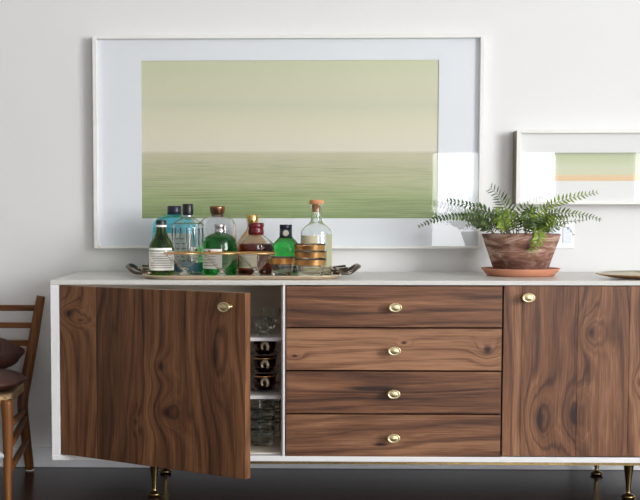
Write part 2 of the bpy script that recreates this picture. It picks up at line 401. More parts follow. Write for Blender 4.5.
# legs and rail
YF, YR = .107, .385
def leg(px, py, Y):
    x = at(px, py, Y).x; H = zbm; mb = MB()
    mb.lathe([(0, 0), (.012, 0), (.0175, .004), (.0175, .007), (.012, .0105), (.0055, .0125), (.0055, .018), (.0075, H*.4), (.0155, H-.003), (.0165, H), (0, H)], n=28)
    mb.build('leg', M['brassdark'], sb, (x-OX, Y-OY, 0))
    return x
xa = leg(154.5, 480, YF); xb = leg(628.5, 480, YF)
leg(165.5, 470, YR); leg(596.5, 470, YR)
xc = xr-(xa-xl); 
mb = MB(); rh = .0068
x0r, x1r = xa-.02-OX, xb+.12-OX
mb.box(x0r, x1r, .003-OY, .018-OY, zbm-rh, zbm); mb.box(x0r, x1r, .40-OY, .415-OY, zbm-rh, zbm)
mb.box(x0r, x0r+.015, .018-OY, .40-OY, zbm-rh, zbm); mb.box(x1r-.015, x1r, .018-OY, .40-OY, zbm-rh, zbm)
mb.build('base_rail', M['brassdark'], sb, (0, 0, 0))

# ------------------------------------------------------------------ pictures
def picture(name, label, c, depth, fw, mat_m, img, mat_fn, frame_mats, side_w=None):
    """c: outer (x0,x1,z0,z1) at front of frame; img: print rect; depth from the wall"""
    x0, x1, z0, z1 = c; cx, cz = (x0+x1)/2, z0
    t = thing(name, label, 'picture', (cx, WALL, cz))
    Wd, Hd = x1-x0, z1-z0; fwx, fwz = fw
    mb = MB()
    def rail(a, b, zz0, zz1): mb.box(a-cx, b-cx, -depth, -.001, zz0-cz, zz1-cz)
    rail(x0, x0+fwx, z0, z1); rail(x1-fwx, x1, z0, z1); rail(x0+fwx, x1-fwx, z0, z0+fwz); rail(x0+fwx, x1-fwx, z1-fwz, z1)
    if side_w:      # shade painted onto the outer side faces, front face stays white
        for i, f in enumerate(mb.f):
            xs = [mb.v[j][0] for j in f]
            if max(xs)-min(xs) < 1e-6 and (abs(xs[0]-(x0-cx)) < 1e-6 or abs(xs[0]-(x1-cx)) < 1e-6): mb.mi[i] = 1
    mb.build('frame', [M['frame'], M['frameshade']], t, bevel=.0012)
    ym = -depth+.016
    mb = MB(); a0, a1, b0, b1 = x0+fwx, x1-fwx, z0+fwz, z1-fwz; i0, i1, j0, j1 = img
    for (p, q, r, s_) in ((a0, i0, b0, b1), (i1, a1, b0, b1), (i0, i1, b0, j0), (i0, i1, j1, b1)):
        if q-p > 1e-4: mb.box(p-cx, q-cx, ym, ym+.003, r-cz, s_-cz)
    mb.build('mat_board', mat_m, t)
    mb = MB(); w, h = i1-i0, j1-j0; mb.box(0, w, 0, .002, 0, h)
    mb.build('print', mat_fn(w, h), t, (i0-cx, ym+.0032, j0-cz))
    mb = MB(); mb.box(a0-cx, a1-cx, -depth+.006, -depth+.008, b0-cz, b1-cz); mb.build('glass', M['pane'], t)
    return t
dp = .032; Yf = WALL-dp
xa0 = (at(92, 36, Yf).x+at(94, 247, Yf).x)/2; xa1 = (at(485.6, 37, Yf).x+at(482.5, 220, Yf).x)/2
za1 = (at(100, 35, Yf).z+at(480, 35.8, Yf).z)/2; za0 = (at(100, 248.4, Yf).z+at(470, 249, Yf).z)/2
Yp = Yf+.016
img = ((at(140.6, 60, Yp).x+at(142.2, 218, Yp).x)/2, (at(439.3, 60, Yp).x+at(437.3, 217, Yp).x)/2,
       (at(150, 218.2, Yp).z+at(430, 218.4, Yp).z)/2, (at(150, 60.2, Yp).z+at(430, 60.3, Yp).z)/2)
picture('framed_picture', 'large framed seascape print in pale green on the wall behind the bottles', (xa0, xa1, za0, za1), dp, (.012, .0075), M['mat'], img, sea, None)
dp = .055; Yf = WALL-dp
x0 = (at(516.2, 135, Yf).x+at(516.4, 200, Yf).x)/2; z1 = at(560, 130.2, Yf).z; z0 = at(560, 204.4, Yf).z
Yp = Yf+.016
img = (at(554, 160, Yp).x, at(715, 160, Yp).x, at(600, 180.9, Yp).z, at(600, 152.6, Yp).z)
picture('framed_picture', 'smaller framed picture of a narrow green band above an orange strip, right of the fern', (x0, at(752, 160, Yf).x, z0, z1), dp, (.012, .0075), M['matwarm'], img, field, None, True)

# wall outlet
Yo = WALL-.006
ox0, ox1 = at(548, 236, Yo).x, at(574.3, 236, Yo).x; oz0, oz1 = at(565, 248.8, Yo).z, at(565, 221.5, Yo).z
t = thing('wall_outlet', 'white wall outlet plate half hidden behind the fern and its pot', 'outlet', ((ox0+ox1)/2, WALL, oz0))
OW, OH = ox1-ox0, oz1-oz0
mb = MB(); mb.box(-OW/2, OW/2, -.006, -.0005, 0, OH); mb.build('cover_plate', mottled('plate_plastic', srgb(246, 247, 250), .25, amt=.01), t, bevel=.003)
for s_ in (-1, 1):
    mb = MB(); mb.box(s_*OW*.22-.012, s_*OW*.22+.012, -.0085, -.006, OH*.22, OH*.80); mb.build('socket', mottled('socket_plastic', srgb(222, 230, 240), .3, amt=.01), t, bevel=.001)

# ------------------------------------------------------------------ objects on the sideboard
TOP = zt+.0004
glass_clear = glassy('clear_glass', (.97, .99, .985, 1))
glass_thin = glassy('clear_crystal', (.985, .99, .99, 1), ior=1.4)
glass_smoke = glassy('shelf_glass', (.92, .95, .94, 1))
paper = mottled('paper_label', srgb(248, 247, 242), .8, amt=.03)
cream = mottled('cream_label', srgb(214, 206, 176), .8, amt=.05)
ink = mottled('printed_ink', srgb(168, 170, 168), .8, amt=.05)
redink = mottled('red_seal', srgb(150, 24, 34), .6, amt=.05)
black = mottled('black_cap', srgb(22, 20, 26), .3, amt=.1)
navy = mottled('navy_cap', srgb(20, 24, 50), .28, amt=.1)
silverm = mottled('silver_cap', srgb(214, 208, 216), .25, 1.0, .06)
cork = mottled('cork_stopper', srgb(214, 150, 104), .8, amt=.12, scale=90)

# tray
tc = at(243, 275, .22).x; Yt0, Yt1 = .022, .405
tx0, tx1 = at(150, 276, .22).x, at(336, 276, .22).x
silver_tray = mottled('warm_polished_silver', srgb(226, 206, 180), .35, .45, .06, 20)
dark_silver = mottled('tarnished_silver', srgb(104, 94, 84), .28, 1.0, .2, 60)
t = thing('serving_tray', 'silver serving tray with curled handles carrying the bottles and glasses', 'tray', (tc, .22, TOP))
hw, hd = (tx1-tx0)/2, (Yt1-Yt0)/2
mb = MB()
mb.lathe([(0, 0), (.97, 0), (1.0, .004), (1.02, .0085), (1.035, .0095), (1.035, .0078), (1.0, .0062), (.975, .003), (0, .003)], n=96, ex=hw, ey=hd, pw=7)
mb.build('tray_base', silver_tray, t)
for s_ in (-1, 1):
    mb = MB(); pts = []
    for k in range(25):
        q = k/24; a = PI*q
        ou = math.sin(a)**.7
        pts.append((s_*(hw*1.0-.012+.070*ou), -.075*math.cos(a)*(1+.15*math.sin(2*a)**2), .0105+.018*math.sin(a)**2-.004*math.sin(3*a)**2))
    mb.tube(pts, [.0036+.0022*math.sin(PI*k/24)**2 for k in range(25)], 10)
    for yy in (-.06, .06):       # curled leaf at each root
        sp = [(s_*(hw+.006+.02*math.cos(a_)*r_), yy*1.1+.012*r_*math.sin(a_), .0105+.012*r_) for a_, r_ in [(k*.55, 1-k*.07) for k in range(12)]]
        mb.tube(sp, [.0032-.0002*k for k in range(12)], 8)
    mb.build('handle', dark_silver, t)
TZ = TOP+.0034

class Pot: pass
def bottle_frame(cx, Y, ref=250): return at(cx, ref, Y).x
def zof(py, Y, px=250): return at(px, py, Y).z-TZ
def R_(hw_, Y): return hw_*sc(Y)
def smooth(prof, k=3):
    """Catmull-Rom through the (r,z) profile; duplicate a point for a hard corner"""
    out = []; n = len(prof)
    for i in range(n-1):
        p0 = prof[max(i-1, 0)]; p1 = prof[i]; p2 = prof[i+1]; p3 = prof[min(i+2, n-1)]
        if abs(p1[0]-p2[0])+abs(p1[1]-p2[1]) < 1e-7: continue
        for j in range(k):
            u = j/k; q = []
            for d in range(2):
                a, b, c, e = p0[d], p1[d], p2[d], p3[d]
                q.append(.5*((2*b)+(-a+c)*u+(2*a-5*b+4*c-e)*u*u+(-a+3*b-3*c+e)*u**3))
            out.append((max(q[0], 0.0002), q[1]))
    out.append(prof[-1]); return out
def shell(prof, wall):
    """closed glass wall: outside up, inside down with a thick bottom"""
    out = smooth(prof, 3)
    inner = [(max(r-wall, .001), z) for r, z in out if z > prof[0][1]+.004]
    zi = inner[0][1]
    return [(0, prof[0][1])]+out+inner[::-1]+[(0, zi)]
def solid(prof): 
    o = smooth(prof, 3); return [(0, o[0][1])]+o+[(0, o[-1][1])]
def label_band(parent, r, z0, z1, a0, a1, mat, name='label', lines=0, ex=1, ey=1, pw=2.0, seal=None, r1=None, disc=False):
    """a curved paper label wrapping part of the body; angles measured from the camera side, degrees"""
    mb = MB(); n = 20; r1 = r1 or r
    def P(a, rr, z):
        ca, sa = math.sin(a), -math.cos(a); q = (abs(ca)**pw+abs(sa)**pw)**(-1/pw); return (rr*ex*q*ca, rr*ey*q*sa, z)
    def patch(b0, b1, q0, q1, off, mi, th=.0005):
        vs = []; fs = []
        for k in range(n+1):
            a = math.radians(b0+(b1-b0)*k/n)
            for (zz, rr) in ((q0, off), (q1, off), (q1, off-th), (q0, off-th)):
                vs.append(P(a, rr+r+(r1-r)*(zz-z0)/(z1-z0), zz))
        for k in range(n):
            for m in range(4): fs.append((k*4+m, k*4+(m+1) % 4, k*4+4+(m+1) % 4, k*4+4+m))
        fs += [(0, 1, 2, 3), (n*4+3, n*4+2, n*4+1, n*4)]
        mb.add(vs, fs, mi)
    if disc:
        for k in range(6):
            q = (k+.5)/3-1; hh = math.sqrt(1-q*q); am = (a0+a1)/2; patch(am-(a1-am)*hh, am+(a1-am)*hh, z0+(z1-z0)*k/6, z0+(z1-z0)*(k+1)/6, .0009, 0)
    else: patch(a0, a1, z0, z1, .0009, 0)
    rnd = random.Random(int(abs(a0*13+z0*9999)))
    for i in range(lines):
        zz = z1-(z1-z0)*(i+1.2)/(lines+1.2); sp = a1-a0; m0 = rnd.uniform(.08, .25); m1 = rnd.uniform(.7, .92)
        patch(a0+sp*m0, a0+sp*m1, zz, zz+(z1-z0)*.045, .0012, 1, .0003)
    if seal is not None:
        for k in range(3):
            hw_ = (3.5, 5, 3.5)[k]; patch(seal[0]-hw_, seal[0]+hw_, seal[1]-.002+k*.0016, seal[1]-.002+(k+1)*.0016, .0015, 2, .0004)
    return mb.build(name, [mat, ink, redink], parent)
def mk(name, label, cat, cx, Y, group=None): return thing(name, label, cat, (bottle_frame(cx, Y), Y, TZ), group)
def cap(parent, r, z0, z1, mat, name='cap', prof=None, n=32):
    mb = MB(); h = z1-z0
    prof = prof or [(0, z0), (r*.98, z0), (r, z0+.0008), (r, z1-.0012), (r*.95, z1), (0, z1)]
    mb.lathe(prof, n=n); return mb.build(name, mat, parent)

# 1 small dark green wine bottle
Y = .175; z = lambda p: zof(p, Y); r = lambda w: R_(w, Y)
t = mk('wine_bottle', 'small dark green wine bottle with white label, at the left end of the tray', 'bottle', 161.2, Y)
mb = MB(); mb.lathe(solid([(r(11), 0), (r(12.8), .002), (r(13), .006), (r(13), z(252)), (r(12.4), z(247)), (r(10.5), z(242)), (r(7), z(236)), (r(5), z(230)), (r(4.6), z(226)), (r(4.6), z(222))]), n=40)
mb.build('glass_body', glassy('dark_green_glass', (.10, .22, .015, 1)), t)
label_band(t, r(13), z(270), z(251.2), -62, 78, paper, lines=7)
label_band(t, r(13), z(250.2), z(247.8), -60, 60, paper, 'shoulder_label', r1=r(12.5))
cap(t, r(5.2), z(228), z(220), mottled('dark_green_foil', srgb(14, 44, 34), .35, amt=.1))
label_band(t, r(5.3), z(227), z(225), -80, 80, paper, 'neck_band')

# 2 turquoise bottle with navy cap
Y = .325; z = lambda p: zof(p, Y)
t = mk('liquor_bottle', 'wide turquoise glass bottle with navy cap, behind the wine bottle', 'bottle', 174.5, Y)
pr = [(.2, 0), (.98, .001), (1, .006), (1, z(232)), (.99, z(227)), (.93, z(222.5)), (.72, z(218)), (.5, z(215.5)), (.33, z(214.5)), (.31, z(213))]
pr = [(a*R_(22.5, Y), b) for a, b in pr]
mb = MB(); mb.lathe(shell(pr, .0022), n=56, ey=.55, pw=4.5); mb.build('glass_body', glassy('turquoise_glass', (.42, .89, .97, 1)), t)
mb = MB(); fl = R_(20.8, Y); mb.lathe([(0, .006), (fl, .006), (fl, z(236)), (0, z(236))], n=40, ey=.5, pw=4.5)
label_band(t, R_(22.5, Y), z(264), z(233), -14, 42, paper, lines=5, ey=.55, pw=4.5)
cap(t, R_(7.2, Y), z(214), z(205.8), navy)

# 3 clear ridged bottle with black cap
Y = .245; z = lambda p: zof(p, Y); r = lambda w: R_(w, Y)
t = mk('liquor_bottle', 'pale blue clear bottle with tall black cap, beside the turquoise bottle', 'bottle', 188, Y)
body = [(r(14), 0), (r(15.6), .002), (r(16), .006), (r(16), z(228)), (r(15), z(224)), (r(11.5), z(221)), (r(6.5), z(218)), (r(4.6), z(216)), (r(4.4), z(212))]
mb = MB(); mb.lathe(shell(body, .002), n=48); mb.build('glass_body', glassy('icy_blue_glass', (.95, .99, 1, 1)), t)
for k in range(7):
    mb = MB(); a = -1.2+k*.4; mb.tube([(r(16.2)*math.sin(a), -r(16.2)*math.cos(a), z(262)), (r(16.2)*math.sin(a), -r(16.2)*math.cos(a), z(228))], .0020, 8)
    mb.build('rib', glassy('rib_glass', (.96, .99, 1, 1), rough=.45), t)
label_band(t, r(16), z(271), z(262.5), -70, 75, mottled('slate_blue_label', srgb(72, 112, 132), .6, amt=.35, scale=160), 'lower_label')
label_band(t, r(16), z(262), z(246.5), 15, 70, paper, lines=5, seal=(34, z(250)))
cap(t, r(5.6), z(215), z(203.8), black)
cap(t, r(4.9), z(217), z(215.1), silverm, 'collar')

# 4 large clear decanter with bronze stopper
Y = .30; z = lambda p: zof(p, Y); r = lambda w: R_(w, Y)
t = mk('liquor_bottle', 'broad clear glass decanter bottle with round bronze cap, behind the emerald bottle', 'bottle', 217.5, Y)
body = [(r(15), 0), (r(18.2), .002), (r(18.8), .007), (r(18.8), z(230)), (r(18), z(224)), (r(15.5), z(219.5)), (r(10), z(217)), (r(6), z(216)), (r(5.4), z(214))]
mb = MB(); mb.lathe(shell(body, .0028), n=48); mb.build('glass_body', glass_clear, t)
cap(t, r(8), z(215), z(206), mottled('bronze_cap', srgb(150, 108, 82), .28, 1.0, .1), prof=[(0, z(215)), (r(5.6), z(215)), (r(7), z(213)), (r(7.9), z(208)), (r(7.9), z(206.6)), (r(7.2), z(206)), (0, z(206))])

# 5 emerald bottle
Y = .195; z = lambda p: zof(p, Y); r = lambda w: R_(w, Y)
t = mk('liquor_bottle', 'round emerald green bottle with silver cap and white label', 'bottle', 219.8, Y)
body = [(r(15.5), 0), (r(16.6), .002), (r(16.8), .006), (r(17), z(258)), (r(17), z(246)), (r(16.4), z(241)), (r(13.5), z(236.5)), (r(8.5), z(234)), (r(5.4), z(233)), (r(5), z(231.5))]
mb = MB(); mb.lathe(solid(body), n=48); mb.build('glass_body', glassy('emerald_glass', (.01, .50, .06, 1)), t)
label_band(t, r(17), z(268.2), z(248.6), -76, 10, paper, lines=6, seal=(-34, z(251)))
cap(t, r(5), z(233.5), z(224), silverm, prof=[(0, z(233.5)), (r(5.2), z(233.5)), (r(5.2), z(230.2)), (r(4.7), z(229.8)), (r(4.7), z(228)), (r(5.2), z(227.7)), (r(5.2), z(224.4)), (r(4.8), z(224)), (0, z(224))])

# 6 gold capped bottle behind
Y = .352; z = lambda p: zof(p, Y); r = lambda w: R_(w, Y)
t = mk('liquor_bottle', 'amber bottle with gold cap, hidden mostly behind the red-capped whisky bottle', 'bottle', 252.5, Y)
body = [(r(15.5), 0), (r(16.3), .002), (r(16.5), .006), (r(16.5), z(248)), (r(16), z(243)), (r(11), z(236)), (r(6.4), z(230)), (r(5.4), z(224)), (r(5.2), z(221))]
mb = MB(); mb.lathe(shell(body, .0025), n=48); mb.build('glass_body', glassy('amber_glass', (.90, .66, .42, 1)), t)
cap(t, r(6), z(222.5), z(214.8), mottled('polished_gold_cap', srgb(226, 190, 122), .2, 1.0, .08))

# 7 whisky bottle with red wax
Y = .232; z = lambda p: zof(p, Y); r = lambda w: R_(w, Y)
t = mk('whisky_bottle', 'dark whisky bottle with burgundy wax cap and cream label', 'bottle', 256, Y)
body = [(r(17), 0), (r(18), .002), (r(18.3), .006), (r(18.3), z(247)), (r(17.8), z(243.5)), (r(13), z(239)), (r(8.5), z(235.5)), (r(6.2), z(234)), (r(6), z(232))]
mb = MB(); mb.lathe(shell(body, .0026), n=48); mb.build('glass_body', glass_clear, t)
rl = r(18.3)-.0023
mb = MB(); mb.lathe([(0, .0055), (rl, .0055), (rl, z(245.5)), (rl*.97, z(243.8)), (0, z(243.8))], n=40)
mb.build('whisky', glassy('dark_whisky', (.20, .016, .016, 1), ior=1.34), t)
label_band(t, r(18.3), z(267.5), z(253), -62, 4, cream, lines=4)
cap(t, r(7.4), z(234), z(222.5), mottled('burgundy_wax', srgb(96, 14, 24), .25, amt=.15, scale=40), prof=[(0, z(234.6)), (r(7.2), z(234.6)), (r(7.9), z(233.5)), (r(7.9), z(230.5)), (r(7.5), z(229.5)), (r(7.5), z(227.5)), (r(8), z(226.5)), (r(7.8), z(223.6)), (r(7), z(222.8)), (0, z(222.8))])

# 8 green bottle with dark cap
Y = .29; z = lambda p: zof(p, Y); r = lambda w: R_(w, Y)
t = mk('liquor_bottle', 'bright green bottle with long blue-black neck sleeve bearing a pale round emblem', 'bottle', 285.8, Y)
body = [(r(12), 0), (r(13), .002), (r(13.2), .006), (r(13.4), z(256)), (r(13.4), z(249)), (r(12.5), z(244)), (r(9.5), z(240)), (r(7), z(237.5)), (r(6), z(235)), (r(5.8), z(228))]
mb = MB(); mb.lathe(solid(body), n=48); mb.build('glass_body', glassy('bright_green_glass', (.05, .58, .10, 1), rough=.08), t)
cap(t, r(6.2), z(238.6), z(229.2), mottled('blue_black_foil', srgb(46, 66, 76), .35, amt=.15), 'neck_sleeve', prof=[(r(6.1), z(238.6)), (r(6.5), z(238.4)), (r(6.2), z(229.2)), (r(5.8), z(229.2))])
cap(t, r(6.3), z(229.1), z(224.6), navy)
label_band(t, r(6.5), z(235.8), z(230.2), -26, 26, mottled('pale_emblem', srgb(222, 220, 196), .5, amt=.05), 'emblem', disc=True)
label_band(t, r(13.4), z(272), z(258.4), -75, 75, mottled('slate_label', srgb(62, 74, 86), .6, amt=.2, scale=120), lines=3)

# 9 tall clear bottle with cork
Y = .235; z = lambda p: zof(p, Y); r = lambda w: R_(w, Y)
t = mk('liquor_bottle', 'tall clear bottle with cork stopper, tallest on the tray', 'bottle', 316.2, Y)
body = [(r(14), 0), (r(15.2), .002), (r(15.6), .006), (r(15.6), z(236)), (r(15), z(231)), (r(11.5), z(226.5)), (r(7.5), z(223.5)), (r(5.6), z(220.5)), (r(5.3), z(214)), (r(5.3), z(207)), (r(6.2), z(205.5)), (r(6.2), z(204))]
mb = MB(); mb.lathe(shell(body, .0024), n=48); mb.build('glass_body', glass_clear, t)
rl = r(15.6)-.0021
mb = MB(); mb.lathe([(0, .0055), (rl, .0055), (rl, z(250)), (0, z(250))], n=40); mb.build('liquor', glassy('pale_liquor', (.90, .90, .66, 1), ior=1.34), t)
label_band(t, r(15.6), z(256), z(235.2), -74, 4, cream, lines=0)
label_band(t, r(15.6), z(266), z(233.5), 38, 76, mottled('sage_label', srgb(168, 170, 138), .8, amt=.06), 'side_label')
cap(t, r(7), z(204), z(199.8), cork, 'stopper', prof=[(0, z(212)), (r(4.1), z(212)), (r(4.1), z(204)), (r(7), z(204)), (r(7.2), z(203)), (r(7), z(200.2)), (r(6.4), z(199.8)), (0, z(199.8))])

# martini glasses
def martini(label, cx, Y):
    t = mk('cocktail_glass', label, 'glass', cx, Y, 'cut-foot cocktail glasses along the front of the tray')
    Rr = R_(20.2, Y); H = zof(252.6, Y); mb = MB(); k = .0011
    zf = H*.22
    out = [(0, 0), (.0125, 0), (.0142, .002), (.0142, .0045), (.011, .0075), (.0065, zf*.9), (.0055, zf*1.0), (.006, zf*1.1)]
    n0 = 8
    for j in range(1, n0+1): out.append((.006+(Rr-.006)*j/n0, zf*1.1+(H-zf*1.1)*(j/n0)**.97))
    inn = [(Rr-k, H)]+[(.006+(Rr-.006)*j/n0-k, zf*1.1+.0018+(H-zf*1.1-.0018)*(j/n0)**.97) for j in range(n0-1, 0, -1)]+[(0, zf*1.1+.002)]
    mb.lathe(out+inn, n=18); mb.sm = [False]*len(mb.sm); mb.build('bowl', glass_thin, t)
    mb = MB(); mb.lathe([(Rr-.0002, H-.0030), (Rr+.0007, H-.0028), (Rr+.0009, H+.0002), (Rr-.0006, H+.0008), (Rr-.0014, H-.0003), (Rr-.0014, H-.001), (Rr+.0002, H-.001)], n=48, closed=True)
    mb.build('gold_rim', M['gold'], t)
    return t
martini('gold-rimmed cocktail glass in front of the pale blue bottle, leftmost of the three', 184.3, .105)
martini('gold-rimmed cocktail glass in front of the emerald bottle, middle of the three', 221.5, .085)
martini('gold-rimmed cocktail glass in front of the whisky bottle, rightmost of the three', 256.5, .075)

# rocks glasses with gold band
def rocks(label, cx, Y, ztop, zbot, rt, rb, b0, b1):
    t = thing('rocks_glass', label, 'glass', (bottle_frame(cx, Y), Y, TZ+zbot), 'gold-banded rocks glasses')
    H = ztop-zbot; mb = MB(); w = .0016
    R2 = lambda q: rb+(rt-rb)*min(1, q/H)**.85
    out = [(0, 0), (rb*.9, 0), (rb, .002)]+[(R2(H*j/10), H*j/10) for j in range(1, 11)]
    inn = [(R2(H*j/10)-w, H*j/10) for j in range(10, 1, -1)]+[(0, H*.16)]
    mb.lathe(out+inn, n=44); mb.build('tumbler', glass_thin, t)
    mb = MB(); z0_, z1_ = b0-zbot, b1-zbot
    mb.lathe([(R2(z0_)+.0002, z0_), (R2(z0_)+.0008, z0_), (R2(z1_)+.0008, z1_), (R2(z1_)+.0002, z1_)], n=88, closed=True); mb.sm = [False]*len(mb.sm)
    mb.build('gold_band', M['gold'], t)
Y = .155; z = lambda p: zof(p, Y)
rocks('gold-banded rocks glass standing alone beside the stack of three', 281.8, Y, z(256.6), 0, R_(13.6, Y), R_(9.5, Y), z(263.8), z(258))
Y = .105; z = lambda p: zof(p, Y)
st = [('bottom', 0, 258.4, 259.6, 265.6), ('middle', None, 250.8, 252, 258), ('top', None, 243.6, 245, 250.6)]
for i, (nm, _, yt, b1, b0) in enumerate(st):
    zb_ = 0 if i == 0 else z(yt+15.4)
    rocks('gold-banded rocks glass, %s of the stack of three' % nm, 310.3-.3*i, Y, z(yt), zb_+.0, R_(16.2-.15*i, Y), R_(12, Y), z(b0-.7), z(b1))

# ------------------------------------------------------------------ glassware inside the cabinet
def tumbler_mesh(name, H, rt, rb, mat, w=.0018, n=28):
    mb = MB(); mb.lathe([(0, 0), (rb, 0), (rb*1.04, .002)]+[(rb+(rt-rb)*j/6, H*j/6) for j in range(1, 7)]+[(rb+(rt-rb)*j/6-w, H*j/6) for j in range(6, 0, -1)]+[(0, .006)], n=n)
    return mb
zi0 = zo0+.0024
# bottom: two stacks of clear tumblers
def stack(px, Y, zbase, count, step, H, rt, rb, name, labels, group, mat):
    x = at(px, 430, Y).x; first = None
    for k in range(count):
        if first is None:
            o = tumbler_mesh(name, H, rt, rb, mat).build(name, mat); first = o
        else: o = first.copy(); COL.objects.link(o)
        o.location = (x, Y, zbase+k*step); tag(o, labels[k], 'glass', group)
ordn = ['bottom', 'second from the bottom', 'third from the bottom', 'top']
stack(261, .14, zi0, 4, .0255, .046, .036, .029, 'tumbler', ['clear glass tumbler, %s of the front stack under the lower shelf' % q for q in ordn], 'clear tumblers stacked in the cabinet', glass_smoke)
stack(269.5, .26, zi0, 4, .0255, .046, .030, .025, 'tumbler', ['clear glass tumbler, %s of the rear stack under the lower shelf' % q for q in ordn], 'clear tumblers stacked in the cabinet', glass_smoke)
# middle: dark red cups on clear saucers, stacked
ruby = glassy('ruby_glass', (.30, .015, .02, 1))
def cup(px, Y, zbase, k, label, R0):
    x = at(px, 370, Y).x; h = .034
    t = thing('ruby_cup', label, 'cup', (x, Y, zbase+k*.0455), 'ruby glass cups stacked in the cabinet')
    mb = MB(); mb.lathe([(0, .004), (R0*.6, .004), (R0*.86, .010), (R0, .022), (R0*.97, .041), (R0*.97-.002, .041), (R0-.002, .022), (R0*.84, .011), (0, .007)], n=32); mb.build('bowl', ruby, t)
    mb = MB(); mb.lathe([(R0*.97, .0375), (R0*.97+.0006, .0375), (R0*.97+.0006, .0408), (R0*.97, .0408)], n=32, closed=True); mb.build('gold_rim', M['gold'], t)
    mb = MB(); mb.lathe([(0, 0), (R0*.7, 0), (R0*1.25, .003), (R0*1.25, .0045), (R0*.7, .0018), (0, .0018)], n=32); mb.build('base_dish', glass_smoke, t)
    mb = MB(); 
    pts = [(R0*.05+.0085*math.cos(a)*.9, -R0-.004-.005*math.cos(a), .024+.0105*math.sin(a)) for a in [-.7+4.6*k_/16 for k_ in range(17)]]
    mb.tube(pts, [.0042-.0022*abs(k_/16-.4) for k_ in range(17)], 8); mb.build('handle', mottled('pale_gilt', srgb(240, 222, 190), .2, .6, .05), t)
for k, q in enumerate(['bottom', 'middle', 'top']):
    cup(264.5, .135, zs2+.0005, k, 'dark ruby glass cup, %s of the front stack on the lower shelf' % q, .029)
for k, q in enumerate(['bottom', 'middle', 'top']):
    cup(267, .27, zs2+.0005, k, 'dark ruby glass cup, %s of the rear stack on the lower shelf' % q, .026)
# top: cut glass bowls
def cut_bowl(px, Y, label, R0, H):
    x = at(px, 330, Y).x; mb = MB(); n = 16
    mb.lathe([(0, 0), (R0*.45, 0), (R0*.5, .003), (R0*.35, .007), (R0*.75, H*.45), (R0*.98, H*.8), (R0, H), (R0-.003, H), (R0*.7, H*.5), (0, H*.3)], n=n)
    o = mb.build('cut_glass_bowl', glass_smoke, None, (x, Y, zs1+.0004)); 
    for p in o.data.polygons: p.use_smooth = False
    tag(o, label, 'bowl', 'cut glass bowls on the upper shelf')
cut_bowl(263.5, .12, 'small faceted cut-glass bowl at the front of the upper shelf', .031, .046)
cut_bowl(270.5, .23, 'small faceted cut-glass bowl at the back of the upper shelf', .026, .060)

# ------------------------------------------------------------------ plant
Yp = .25
zc = lambda p: at(520, p, Yp).z
PX = at(520.5, 270, Yp).x
so = MB(); s_ = sc(Yp)
so.lathe([(0, 0), (31.5*s_, 0), (33*s_, .002), (38.6*s_, .0175), (38.8*s_, .0195), (37.4*s_, .0195), (35*s_, .012), (32*s_, .0055), (0, .005)], n=64)
terra = mottled('terracotta', srgb(206, 142, 112), .8, amt=.08, scale=18, bump=.1)
o = so.build('plant_saucer', terra, None, (PX, Yp, TOP)); tag(o, 'orange terracotta saucer under the fern pot', 'saucer')
zp0 = TOP+.0056
def aged():
    t = NT('aged_terracotta'); x, y, z = t.sep(t.co())
    n1 = t.noise(t.comb(t.math('MULTIPLY', x, 9), t.math('MULTIPLY', y, 9), t.math('MULTIPLY', z, 38)), 1, 5, .62, .6)
    n2 = t.noise(t.comb(x, y, z), 34, 5, .7)
    n3 = t.noise(t.comb(t.math('MULTIPLY', x, 16), t.math('MULTIPLY', y, 16), t.math('MULTIPLY', z, 22)), 1, 3)
    c = t.ramp(n1, [(.32, srgb(70, 46, 38)), (.44, srgb(112, 74, 60)), (.52, srgb(144, 104, 88)), (.58, srgb(184, 158, 142)), (.66, srgb(140, 98, 82))])
    c = t.mix(t.math('MULTIPLY', t.math('SUBTRACT', n2, .53), 3.5, clamp=True), c, srgb(190, 172, 154))
    line = t.math('MULTIPLY', t.math('SUBTRACT', 1.0, t.math('MULTIPLY', t.math('ABSOLUTE', t.math('SUBTRACT', z, t.math('ADD', .048, t.math('MULTIPLY', n3, .022)))), 420.0), clamp=True), t.math('MULTIPLY', t.math('SUBTRACT', n3, .45), 3.0, clamp=True))
    c = t.mix(line, c, srgb(206, 190, 150))
    low = t.math('MULTIPLY', t.math('SUBTRACT', .046, z), 40, clamp=True)
    c = t.mix(t.math('MULTIPLY', low, .45), c, srgb(88, 56, 46))
    t.base(c); t.set(Roughness=.85); t.bump(n2, .25, .001); return t.m
zr = zc(233.8)-zp0
t = thing('potted_fern', 'fern with long arching fronds in a stained terracotta pot on a saucer', 'plant', (PX, Yp, zp0))
mb = MB(); rt, rb = 38.6*s_, 25.5*s_
mb.lathe([(0, 0), (rb*.97, 0), (rb, .002), (rt, zr-.002), (rt*.995, zr), (rt-.006, zr), (rt-.008, zr-.004), (rt-.014, zr-.03), (0, zr-.03)], n=72)
mb.build('pot', aged(), t)
mb = MB(); mb.lathe([(0, zr-.008), (rt-.011, zr-.010), (rt-.016, zr-.0285), (0, zr-.0285)], n=48); mb.build('soil', mottled('potting_soil', srgb(44, 32, 26), .95, amt=.4, scale=120, bump=.5), t)
def leafmat(name, c):
    q = NT(name); n = q.noise(q.co(), 40, 3); q.base(q.ramp(n, [(.25, tuple(v*.6 for v in c[:3])+(1,)), (.75, tuple(min(1, v*1.35) for v in c[:3])+(1,))])); q.set(Roughness=.45)
    return q.m
leafs = [leafmat('fern_leaf_dark', srgb(50, 74, 22)), leafmat('fern_leaf_mid', srgb(76, 102, 28)), leafmat('fern_leaf_light', srgb(122, 146, 42))]
stemm = mottled('fern_stem', srgb(84, 84, 44), .6, amt=.2)
